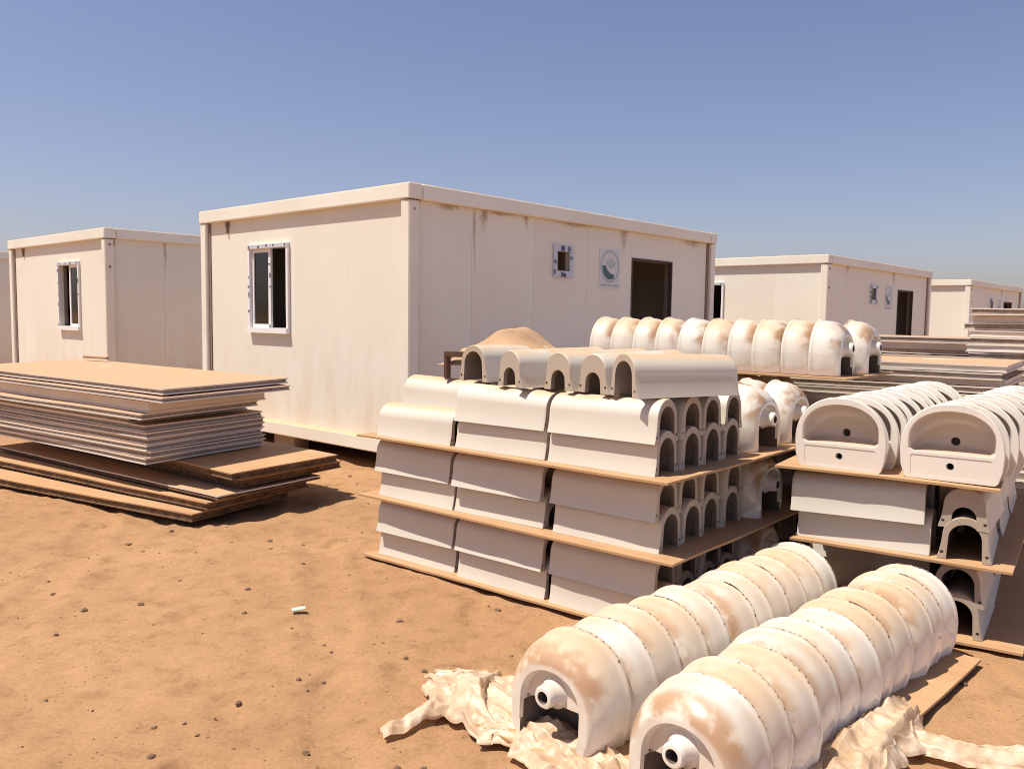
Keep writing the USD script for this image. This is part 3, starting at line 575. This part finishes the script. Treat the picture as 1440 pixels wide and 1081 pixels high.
tops = [((-0.228, 4.895), 48, False, 'leftmost pedestal lying on top of the stack, open end out, half under sandy cardboard'),
        ((-0.015, 4.535), 36, True, 'pedestal on top of the stack with closed arched end, second from the left'),
        ((0.238, 4.372), 39, True, 'pedestal on top of the stack with closed arched end, left of a touching twin'),
        ((0.405, 4.225), 39, True, 'pedestal on top of the stack with closed arched end, right of a touching twin'),
        ((0.535, 4.045), 27, False, 'rightmost pedestal on top of the stack, open arch facing the camera')]
for (p, ang, plate, lab) in tops:
    d = np.array([math.cos(math.radians(ang)), math.sin(math.radians(ang)), 0]); q = np.array([*p, TZ+0.004])
    if plate: pedestal(lab, q+d*PL, ang+180, 'pedestals lying across the stack top')
    else: pedestal(lab, q, ang, 'pedestals lying across the stack top')
# ------------------------------------------------------------------ basins beside stack 1 (drains to the right)
rz_mid = A1R+90.0
dirL = -e1
rng = random.Random(8)
for k in range(5):
    p = s1(2.03-0.19*k, 1.20, BZ[2]); basin('sandy washbasin %s from the right in the row beside the top pedestals' % ordinal(k), p, rz_mid+rng.uniform(-2, 2), 'washbasins behind the pedestals', rng.randint(0, 5))
for k in range(2):
    p = s1(2.06-0.2*k, 1.20, BZ[1]); basin('washbasin in shade, %s from the right on the middle board' % ordinal(k), p, rz_mid, 'washbasins on the middle board', rng.randint(0, 5))
    p = s1(2.06-0.2*k, 1.20, BZ[0]); basin('washbasin in shade, %s from the right on the bottom board' % ordinal(k), p, rz_mid, 'washbasins on the bottom board', rng.randint(0, 5))
board('plywood board under the second washbasin row behind the pedestals', s1(0.2, 1.50, BZ[2]-0.012), A1R, 1.98, 1.45, 0.012, 'boards between the pedestal layers', seed=5)
board('plywood board at knee height behind the pedestals, mostly in shadow', s1(0.2, 1.50, BZ[1]-0.012), A1R, 1.96, 1.45, 0.012, 'boards between the pedestal layers', seed=6)
board('plywood board on the sand behind the pedestals', s1(0.2, 1.50, 0.003), A1R, 1.9, 1.45, 0.012, 'boards between the pedestal layers', seed=61)
for k in range(5):
    p = s1(2.03-0.19*k, 1.69, BZ[2]); basin('sandy washbasin %s from the right in the second row, below the highest board' % ordinal(k), p, rz_mid+rng.uniform(-2, 2), 'washbasins behind the pedestals, second row', rng.randint(0, 5))
for zz, nm in ((BZ[1], 'middle'), (BZ[0], 'bottom')):
    for b in (1.72, 2.30):
        p = s1(1.85, b, zz); basin('shaded washbasin on the %s board of the far stack, %s column' % (nm, 'near' if b < 2 else 'far'), p, rz_mid, 'washbasins deep in shade', rng.randint(0, 5))
for b in (2.27, 2.74):
    for k in range(1):
        p = s1(1.55-1.1*k, b, BZ[2]); basin('shaded washbasin propping up the highest board, %s column' % ('near' if b < 2.5 else 'far'), p, rz_mid, 'washbasins deep in shade', rng.randint(0, 5))
ZT = BZ[2]+BH+0.014
board('highest plywood board, under the topmost washbasin rows', s1(0.02, 1.99, ZT-0.012), A1R, 2.18, 1.05, 0.012, 'boards between the pedestal layers', seed=7)
for k in range(10):
    p = s1(2.12-0.192*k+rng.uniform(-0.01, 0.01), 2.26, ZT); basin('glossy sandy washbasin %s from the drain end of the topmost row' % ordinal(k), p, rz_mid+rng.uniform(-2.5, 2.5), 'washbasins in the topmost row', rng.randint(0, 5))
for k in range(4):
    p = s1(2.15-0.192*k, 2.73, ZT); basin('washbasin %s from the drain end of the row half hidden behind the topmost row' % ordinal(k), p, rz_mid+rng.uniform(-2.5, 2.5), 'washbasins in the topmost rear row', rng.randint(0, 5))
# ------------------------------------------------------------------ stack 2 at the right
A2R = -34.0
g1 = np.array([math.cos(math.radians(A2R)), math.sin(math.radians(A2R)), 0]); g2 = np.array([-g1[1], g1[0], 0])
O2 = np.array([1.42, 4.36, 0.0])
def s2(a, b, z): return O2 + g1*a + g2*b + np.array([0, 0, z])
B2 = [0.016, 0.384, 0.752]
board('plywood sheet on the sand under the right-hand stack, corner sticking out by the front row', s2(0.0, -0.03, 0.016-0.012), A2R, 1.12, 2.1, 0.012, 'boards in the right-hand stack', seed=9)
board('plywood board halfway up the right-hand stack', s2(0.06, -0.02, B2[1]-0.012), A2R-0.5, 1.0, 2.1, 0.012, 'boards in the right-hand stack', seed=10)
board('plywood board carrying the bowl-side-out washbasins', s2(-0.03, -0.03, B2[2]-0.012), A2R+1.0, 1.02, 2.15, 0.012, 'boards in the right-hand stack', seed=11)
rng = random.Random(21)
for li in range(2):
    nm = ('bottom', 'upper')[li]
    for lev in range(2):
        row = 'upper' if lev else 'lower'
        z = B2[li]+lev*PITCH
        if li == 1:
            pedestal('%s white pedestal lying broadside in the upper layer of the right-hand stack' % row, s2(0.045+0.03*(1-lev)+PL, 0.15-0.02*lev, z), A2R+180+(1.5 if lev else -0.5), 'broadside pedestals in the right-hand stack', (0, 1.2 if lev else 0))
            pedestal('%s pedestal behind the broadside pair in the upper layer' % row, s2(0.05+PL, 0.40, z), A2R+180, 'broadside pedestals in the right-hand stack')
        else:
            pedestal('%s shaded pedestal lying broadside at the bottom of the right-hand stack' % row, s2(0.02+PL, 0.62, z), A2R+180, 'broadside pedestals in the right-hand stack')
            pedestal('%s shaded pedestal behind the bottom broadside pair' % row, s2(0.02+PL, 0.86, z), A2R+180, 'broadside pedestals in the right-hand stack')
        for k in range(3):
            end = lev == 1 and li == 1
            p = s2(0.835+0.02*li, 0.03+k*(PL+0.02), z)
            lab = '%s pedestal of the %s layer pointing away, %s from the front' % (row, nm, ordinal(k))
            rzz = A2R+90+rng.uniform(-1.5, 1.5)
            if end: d = s2(0.835+0.02*li, 0.03+k*(PL+0.02)+PL, z); pedestal(lab, d, rzz+180, 'end-on pedestals in the right-hand stack')
            else: pedestal(lab, p, rzz, 'end-on pedestals in the right-hand stack')
rd = np.array([math.cos(math.radians(50)), math.sin(math.radians(50)), 0])
rng = random.Random(31)
for r_, (sx, sy, where) in enumerate([(1.665, 4.245, 'left'), (2.075, 3.965, 'right')]):
    for k in range(11):
        p = np.array([sx, sy, B2[2]+0.002]) + rd*(0.166*k + BT) + g1*rng.uniform(-0.008, 0.008)
        lab = ('white washbasin, bowl and tap hole facing out, front of the %s bowl-out row' % where) if k == 0 else 'washbasin %s from the front in the %s row of bowl-out basins' % (ordinal(k), where)
        basin(lab, p, A2R-2+180+rng.uniform(-1.5, 1.5), 'bowl-out washbasins, %s row' % where, rng.randint(0, 5), (rng.uniform(-1, 1), 0), sandy=False)
# ------------------------------------------------------------------ sandwich panel stacks
def panel_meshes(lx, ly, t, rng):
    ed = 0.010
    skin_t = board_mesh(lx, ly, 0.010, rng, warp=0.004, nx=20, ny=6, chip=0.002)
    sb = board_mesh(lx, ly, 0.010, rng, warp=0.003, nx=20, ny=6, chip=0.002)
    skin_t = (skin_t[0]+np.array([0, 0, t-0.010]), skin_t[1])
    core = box(ed, lx-ed, ed, ly-ed, 0.009, t-0.009)
    return skin_t, sb, core
def panel(label, loc, rz, lx, ly, t, group, tilt=(0, 0), seed=0, mats=('skin', 'skin_edge', 'core')):
    rng = random.Random(seed); t_ = thing('wall_panel_sheet', label, 'panel', loc, rz, group, tilt)
    a, b, c = panel_meshes(lx, ly, t, rng)
    obj('top_skin', a, M[mats[0]], t_); obj('bottom_skin', b, M[mats[1]], t_); obj('core', c, M[mats[2]], t_)
    return t_
# left stack; local x runs back along the long front edge to the left, the corner is near the camera
LR = -33.0
h1 = np.array([math.cos(math.radians(LR)), math.sin(math.radians(LR)), 0]); h2 = np.array([-h1[1], h1[0], 0])
def lpanel(label, corner, z, lx, ly, t, seed, rz=LR, mats=('skin', 'skin_edge', 'core'), tilt=(1.0, 0.75), group='panels in the left stack'):
    d = np.array([math.cos(math.radians(rz)), math.sin(math.radians(rz)), 0])
    p = np.array([*corner, z]) - d*lx + np.array([0, 0, math.sin(math.radians(tilt[1]))*lx])
    return panel(label, p, rz, lx, ly, t, group, tilt, seed, mats)
rng = random.Random(41)
C0 = np.array([-2.78, 6.36])
dark = ('ply', 'ply_dark', 'ply_dark')
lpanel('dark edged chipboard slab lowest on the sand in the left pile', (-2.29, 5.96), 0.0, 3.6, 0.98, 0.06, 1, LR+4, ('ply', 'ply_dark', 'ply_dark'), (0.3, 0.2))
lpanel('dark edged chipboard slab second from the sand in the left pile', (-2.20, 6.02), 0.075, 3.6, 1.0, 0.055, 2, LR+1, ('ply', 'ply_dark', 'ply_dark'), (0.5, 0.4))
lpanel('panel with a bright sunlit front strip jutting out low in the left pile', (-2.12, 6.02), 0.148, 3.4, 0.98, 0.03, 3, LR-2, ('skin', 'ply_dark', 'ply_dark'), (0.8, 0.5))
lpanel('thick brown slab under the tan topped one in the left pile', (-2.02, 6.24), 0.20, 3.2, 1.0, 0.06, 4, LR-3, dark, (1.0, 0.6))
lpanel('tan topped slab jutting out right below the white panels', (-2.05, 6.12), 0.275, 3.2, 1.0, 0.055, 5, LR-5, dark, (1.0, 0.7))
z = 0.345
names = ['lowest', 'second lowest', 'third lowest', 'fourth lowest', 'fifth lowest', 'sixth lowest', 'seventh lowest', 'eighth lowest']
tl = [0.046, 0.046, 0.045, 0.045, 0.046, 0.045, 0.044, 0.046]
for k in range(8):
    dx = rng.uniform(-0.03, 0.03)
    cc = C0 + h1[:2]*(dx + 0.02) + h2[:2]*rng.uniform(-0.03, 0.03) + np.array([-0.01, -0.01])*k*0.3
    if k == 6: cc = cc - h1[:2]*0.22
    lpanel('white edged sandwich panel, %s of the white panels in the left pile' % names[k], cc, z, 3.0, 1.12, tl[k], 50+k, LR+rng.uniform(-1.0, 1.0)); z += tl[k]+0.004
lpanel('thick white faced panel with pale broad front edge, third from the top', C0+h1[:2]*0.04, z, 3.0, 1.12, 0.085, 60, LR-0.5, ('skin', 'skin_edge', 'skin_edge')); z += 0.09
lpanel('thin panel with tan top, second from the top of the left pile', C0+h1[:2]*0.30-h2[:2]*0.06, z+0.006, 3.2, 1.22, 0.04, 61, LR-0.5); z += 0.052
lpanel('topmost sand covered panel of the left pile, tan and flat', C0+h1[:2]*0.25-h2[:2]*0.02, z+0.008, 3.1, 1.2, 0.045, 62, LR-0.3)
ztop = z+0.055
o = obj('batten_scrap', bevbox(0, 0.34, 0, 0.045, 0, 0.025, 0.004), M['cardboard']); place(o, (-4.45, 8.72, ztop+0.08), LR+8, (0, 0.5)); tag(o, 'short wooden scrap lying at the back on top of the left pile', 'wood scrap')
# right-hand stacks far behind
def rstack(corner, rz, zs, lx, ly, t, who, seed, n_vis, from_left=False, where=''):
    d = np.array([math.cos(math.radians(rz)), math.sin(math.radians(rz)), 0]); r = random.Random(seed)
    n = int(zs/(t+0.003)); z = 0.0; base = []
    for k in range(n):
        dx, dy = r.uniform(-0.05, 0.05), r.uniform(-0.03, 0.03); a = rz+r.uniform(-1.2, 1.2)
        p = np.array([*corner, z]) + d*dx + np.array([-d[1], d[0], 0])*dy
        if not from_left: p = p - d*lx
        if k < n-n_vis:
            for q in panel_meshes(lx, ly, t, random.Random(seed*100+k)):
                T = trimesh.transformations.rotation_matrix(math.radians(a), (0, 0, 1)); T[:3, 3] = p; base.append(moved(q, T))
        else:
            panel('%s panel from the top of the %s' % (ordinal(n-1-k), where), p, a, lx, ly, t, who, (r.uniform(-0.3, 0.3), r.uniform(-0.3, 0.3)), seed*100+k, ('skin', 'skin_edge', 'core' if k % 2 else 'skin_edge'))
        z += t+0.003
    if base: tag(obj('stacked_panels', cat(*base), M['skin_edge']), 'lower panels hidden at the foot of the %s' % where, 'panels', kind='stuff')
rstack((3.38, 5.82), -36, 1.235, 2.3, 1.15, 0.05, 'panels in the near right pile', 71, 5, where='tan topped panel pile right of the topmost washbasins')
rstack((4.97, 9.0), -37, 1.36, 2.4, 1.15, 0.065, 'panels in the far right pile', 72, 4, where='pale panel pile in front of the right cabin')
rstack((3.93, 7.32), -38, 1.69, 2.4, 1.15, 0.06, 'panels in the tallest right pile', 73, 12, from_left=True, where='tallest panel pile at the right edge')
# ------------------------------------------------------------------ sandy cardboard and battens on top of the pedestal stack
nx, ny = 34, 26
U, V = np.meshgrid(np.linspace(0, 1, nx), np.linspace(0, 1, ny), indexing='ij')
cx = U*0.78; cy = V*0.55
fr = np.clip(V/0.35, 0, 1)**0.7
hz = 0.10*np.exp(-((U-0.52)/0.22)**2)*(0.7+0.3*V) + 0.03 + 0.10*np.exp(-((U-0.5)/0.45)**2) + 0.05*(meshkit.fbm(np.stack([U*5, V*4, 0*U], -1), 4, 4)-0.5)
hz = hz*fr*np.clip(U/0.12, 0, 1)*np.clip((1-U)/0.15, 0, 1) + 0.01
pts = np.stack([cx, cy, hz], -1).reshape(-1, 3); I = np.arange(nx*ny).reshape(nx, ny)
q = np.stack([I[:-1, :-1], I[1:, :-1], I[1:, 1:], I[:-1, 1:]], -1).reshape(-1, 4)
under = pts - np.array([0, 0, 0.006]); per = np.concatenate([I[:, 0], I[-1, 1:], I[-2::-1, -1], I[0, -2:0:-1]]); nxt = np.roll(per, -1)
o = obj('cardboard_sheet', (np.vstack([pts, under]), np.vstack([q, q[:, ::-1]+nx*ny, np.stack([per, per+nx*ny, nxt+nx*ny, nxt], 1)])), M['cardboard'], smooth=50)
place(o, (-0.46, 5.20, TZ+0.075), -14, (0, 0)); tag(o, 'buckled cardboard heaped with sand on the stack top behind the pedestals', 'cardboard')
t = thing('wooden_bracket', 'dark brown wooden corner offcut standing left of the leftmost top pedestal', 'wood offcut', (-0.42, 5.16, TZ-0.0), -20)
obj('upright', bevbox(0, 0.022, 0, 0.06, 0, 0.13, 0.003), M['oldwood'], t); obj('crossbar', bevbox(0.0, 0.17, -0.002, 0.062, 0.131, 0.165, 0.003), M['oldwood'], t)
n_ = 26; U, V = np.meshgrid(np.linspace(-1, 1, n_), np.linspace(-1, 1, n_), indexing='ij'); rr_ = np.clip(1-U**2-V**2*0.9, 0, 1)
hz = 0.15*rr_**0.6*(0.55+0.9*meshkit.fbm(np.stack([U*2.2, V*2.2, 0*U+5], -1), 4, 8)) - 0.06*(rr_ <= 0)
I = np.arange(n_*n_).reshape(n_, n_); q = np.stack([I[:-1, :-1], I[1:, :-1], I[1:, 1:], I[:-1, 1:]], -1).reshape(-1, 4)
o = obj('sand_heap', (np.stack([U*0.26, V*0.12, hz*0.8], -1).reshape(-1, 3), q), M['sand'], smooth=True); place(o, s1(1.62, 1.45, BZ[2]+0.25), A1R+3); tag(o, 'small heap of sand filling the gap between the two middle washbasin rows', 'sand heap')
# ------------------------------------------------------------------ crumpled plastic wrap
def crumple(path, width, nu, nv, seed, amp, pleats, label, z0=0.0, end_taper=0.5):
    path = np.array(path, float); seg = np.r_[0, np.cumsum(np.linalg.norm(np.diff(path[:, :2], axis=0), axis=1))]
    from scipy.interpolate import CubicSpline
    cs = CubicSpline(seg, path[:, :2]); ws = CubicSpline(seg, path[:, 2]); hs = CubicSpline(seg, path[:, 3])
    s = np.linspace(0, seg[-1], nu); c = cs(s); d = cs(s, 1); d /= np.linalg.norm(d, axis=1, keepdims=True); nrm = np.stack([-d[:, 1], d[:, 0]], 1)
    v = np.linspace(-1, 1, nv); S, Vv = np.meshgrid(s, v, indexing='ij')
    wob = meshkit.fbm(np.stack([S*5, 0*S+seed, 0*S], -1), 3, seed)-0.5
    ph = Vv*pleats + 7.0*(meshkit.fbm(np.stack([S*2.2, Vv*1.0+seed, 0*S], -1), 3, seed+1)-0.5)
    cr = random.Random(seed*5+1); wx, wy = S, Vv*ws(s)[:, None]; ridge = 0*S
    wq = meshkit.fbm(np.stack([wx*6, wy*6, 0*S+seed], -1), 2, seed+31)-0.5
    for i_ in range(7):
        an = cr.gauss(1.57, 0.55) if i_ < 4 else cr.uniform(0, 3.14); fq = cr.uniform(6, 10)*(1.0 if i_ < 3 else 2.3)
        tt = (wx*math.cos(an)+wy*math.sin(an))*fq + wq*1.5 + cr.random()
        ridge = ridge + np.abs(2*(tt-np.floor(tt+0.5)))*(6.5/fq)*(0.5+meshkit.noise(np.stack([wx*5+i_*7, wy*5, 0*S], -1), seed+i_))
    ridge = ridge/3.2
    big = meshkit.fbm(np.stack([S*4.0, Vv*1.3, 0*S+seed], -1), 3, seed+2); rd = 1-np.abs(2*meshkit.fbm(np.stack([S*4.5+Vv*1.5, Vv*1.8-S*2, 0*S+seed*3], -1), 2, seed+4)-1)*2.6
    dome = np.clip(1-Vv**2, 0, 1)**0.6
    Hh = hs(s)[:, None]*(0.10+0.9*dome)*(0.35+0.9*big)*0.8 + amp*2.6*ridge*(0.45+0.55*dome) + amp*0.9*(1-np.abs(np.sin(ph*0.8)))*(0.3+0.7*dome) + z0
    edge = 1 + 0.8*(meshkit.fbm(np.stack([S*10, np.sign(Vv)*3.0, 0*S+seed], -1), 3, seed+7)-0.5)*np.abs(Vv)
    Wd = ws(s)[:, None]*edge*(1+0.25*wob)
    fold = 0.03*np.sin(ph*0.6+1)*dome
    px = c[:, 0:1] + nrm[:, 0:1]*(Vv*Wd+fold*0.6) + d[:, 0:1]*fold*0.5; py = c[:, 1:2] + nrm[:, 1:2]*(Vv*Wd+fold*0.6) + d[:, 1:2]*fold*0.5
    pz = np.maximum(Hh, 0.004) + np.where(np.hypot(px, py-3) < 6, ground_z(px, py), 0) + 0.012
    P3 = np.stack([px, py, pz], -1).reshape(-1, 3); I = np.arange(nu*nv).reshape(nu, nv)
    q = np.stack([I[:-1, :-1], I[1:, :-1], I[1:, 1:], I[:-1, 1:]], -1).reshape(-1, 4)
    return P3, q
WRAPS = [
 ('plastic_wrap', [(-0.31, 3.37, 0.09, 0.030), (-0.15, 3.26, 0.17, 0.050), (0.02, 3.10, 0.20, 0.045), (0.19, 2.90, 0.19, 0.030), (0.36, 2.66, 0.16, 0.025), (0.46, 2.48, 0.15, 0.02)], 240, 120, 3, 0.017, 15.0, 'crumpled sandy plastic wrap trailing from the left front washbasin row'),
 ('plastic_wrap', [(-0.05, 3.42, 0.05, 0.03), (-0.10, 3.30, 0.08, 0.085), (-0.14, 3.15, 0.09, 0.095), (-0.10, 3.02, 0.07, 0.05), (-0.02, 2.92, 0.04, 0.02)], 120, 70, 23, 0.014, 7.0, 'bunched fold of plastic wrap lying across the left trailing piece'),
 ('plastic_strip', [(-0.46, 2.93, 0.020, 0.015), (-0.37, 3.01, 0.028, 0.02), (-0.29, 3.10, 0.032, 0.02), (-0.2, 3.2, 0.05, 0.02)], 60, 20, 7, 0.010, 2.5, 'thin twisted plastic strip at the far left tip of the wrap'),
 ('plastic_wrap', [(0.98, 2.50, 0.13, 0.06), (1.14, 2.70, 0.14, 0.10), (1.31, 2.90, 0.14, 0.11), (1.46, 3.06, 0.11, 0.10), (1.55, 3.16, 0.06, 0.05)], 200, 110, 13, 0.016, 10.0, 'crumpled tan wrap heaped against the right front washbasin row'),
 ('plastic_wrap', [(1.40, 3.00, 0.07, 0.06), (1.55, 2.90, 0.09, 0.04), (1.72, 2.83, 0.09, 0.028), (1.95, 2.76, 0.08, 0.02), (2.2, 2.70, 0.07, 0.02)], 180, 70, 17, 0.012, 7.0, 'long low rope of tan wrap running along the bottom right edge')]
for nm, path, nu, nv, sd, amp, pl, lab in WRAPS:
    P3, q = crumple(path, 0.2, nu, nv, sd, amp, pl, '')
    tag(obj(nm, cat((P3, q)), M['tarp'], smooth=28), lab, nm.replace('_', ' '))
gs = bevbox(-0.035, 0.035, -0.018, 0.018, 0, 0.008, 0.003); o = obj('scrap', gs, M['teal']); place(o, (-1.07, 4.19, 0.004), 25, (4, -3)); tag(o, 'small pale teal scrap lying alone on the open sand', 'scrap')
# ------------------------------------------------------------------ pebbles
rng = np.random.default_rng(4); pts, fcs, off = [], [], 0
for k in range(760):
    d = 2.2+9*rng.random()**1.5; th = rng.uniform(-0.62, 0.55); x, y = d*math.sin(th), d*math.cos(th)
    r = 0.0025+0.014*rng.random()**6+0.0009*d*rng.random()**2; s = trimesh.creation.icosphere(1, r); vv = s.vertices*(1+0.35*(rng.random((len(s.vertices), 1))-0.5))*np.array([1.2, 1, 0.7])
    a = rng.uniform(0, 6.28); vv = vv @ np.array([[math.cos(a), -math.sin(a), 0], [math.sin(a), math.cos(a), 0], [0, 0, 1]])
    z = float(ground_z(np.array(x), np.array(y))); pts.append(vv+np.array([x, y, z+r*0.2])); fcs.append(s.faces+off); off += len(vv)
tag(obj('pebbles', (np.vstack(pts), np.vstack(fcs)), M['stone']), 'small brown pebbles scattered over the sand', 'pebbles', kind='stuff')
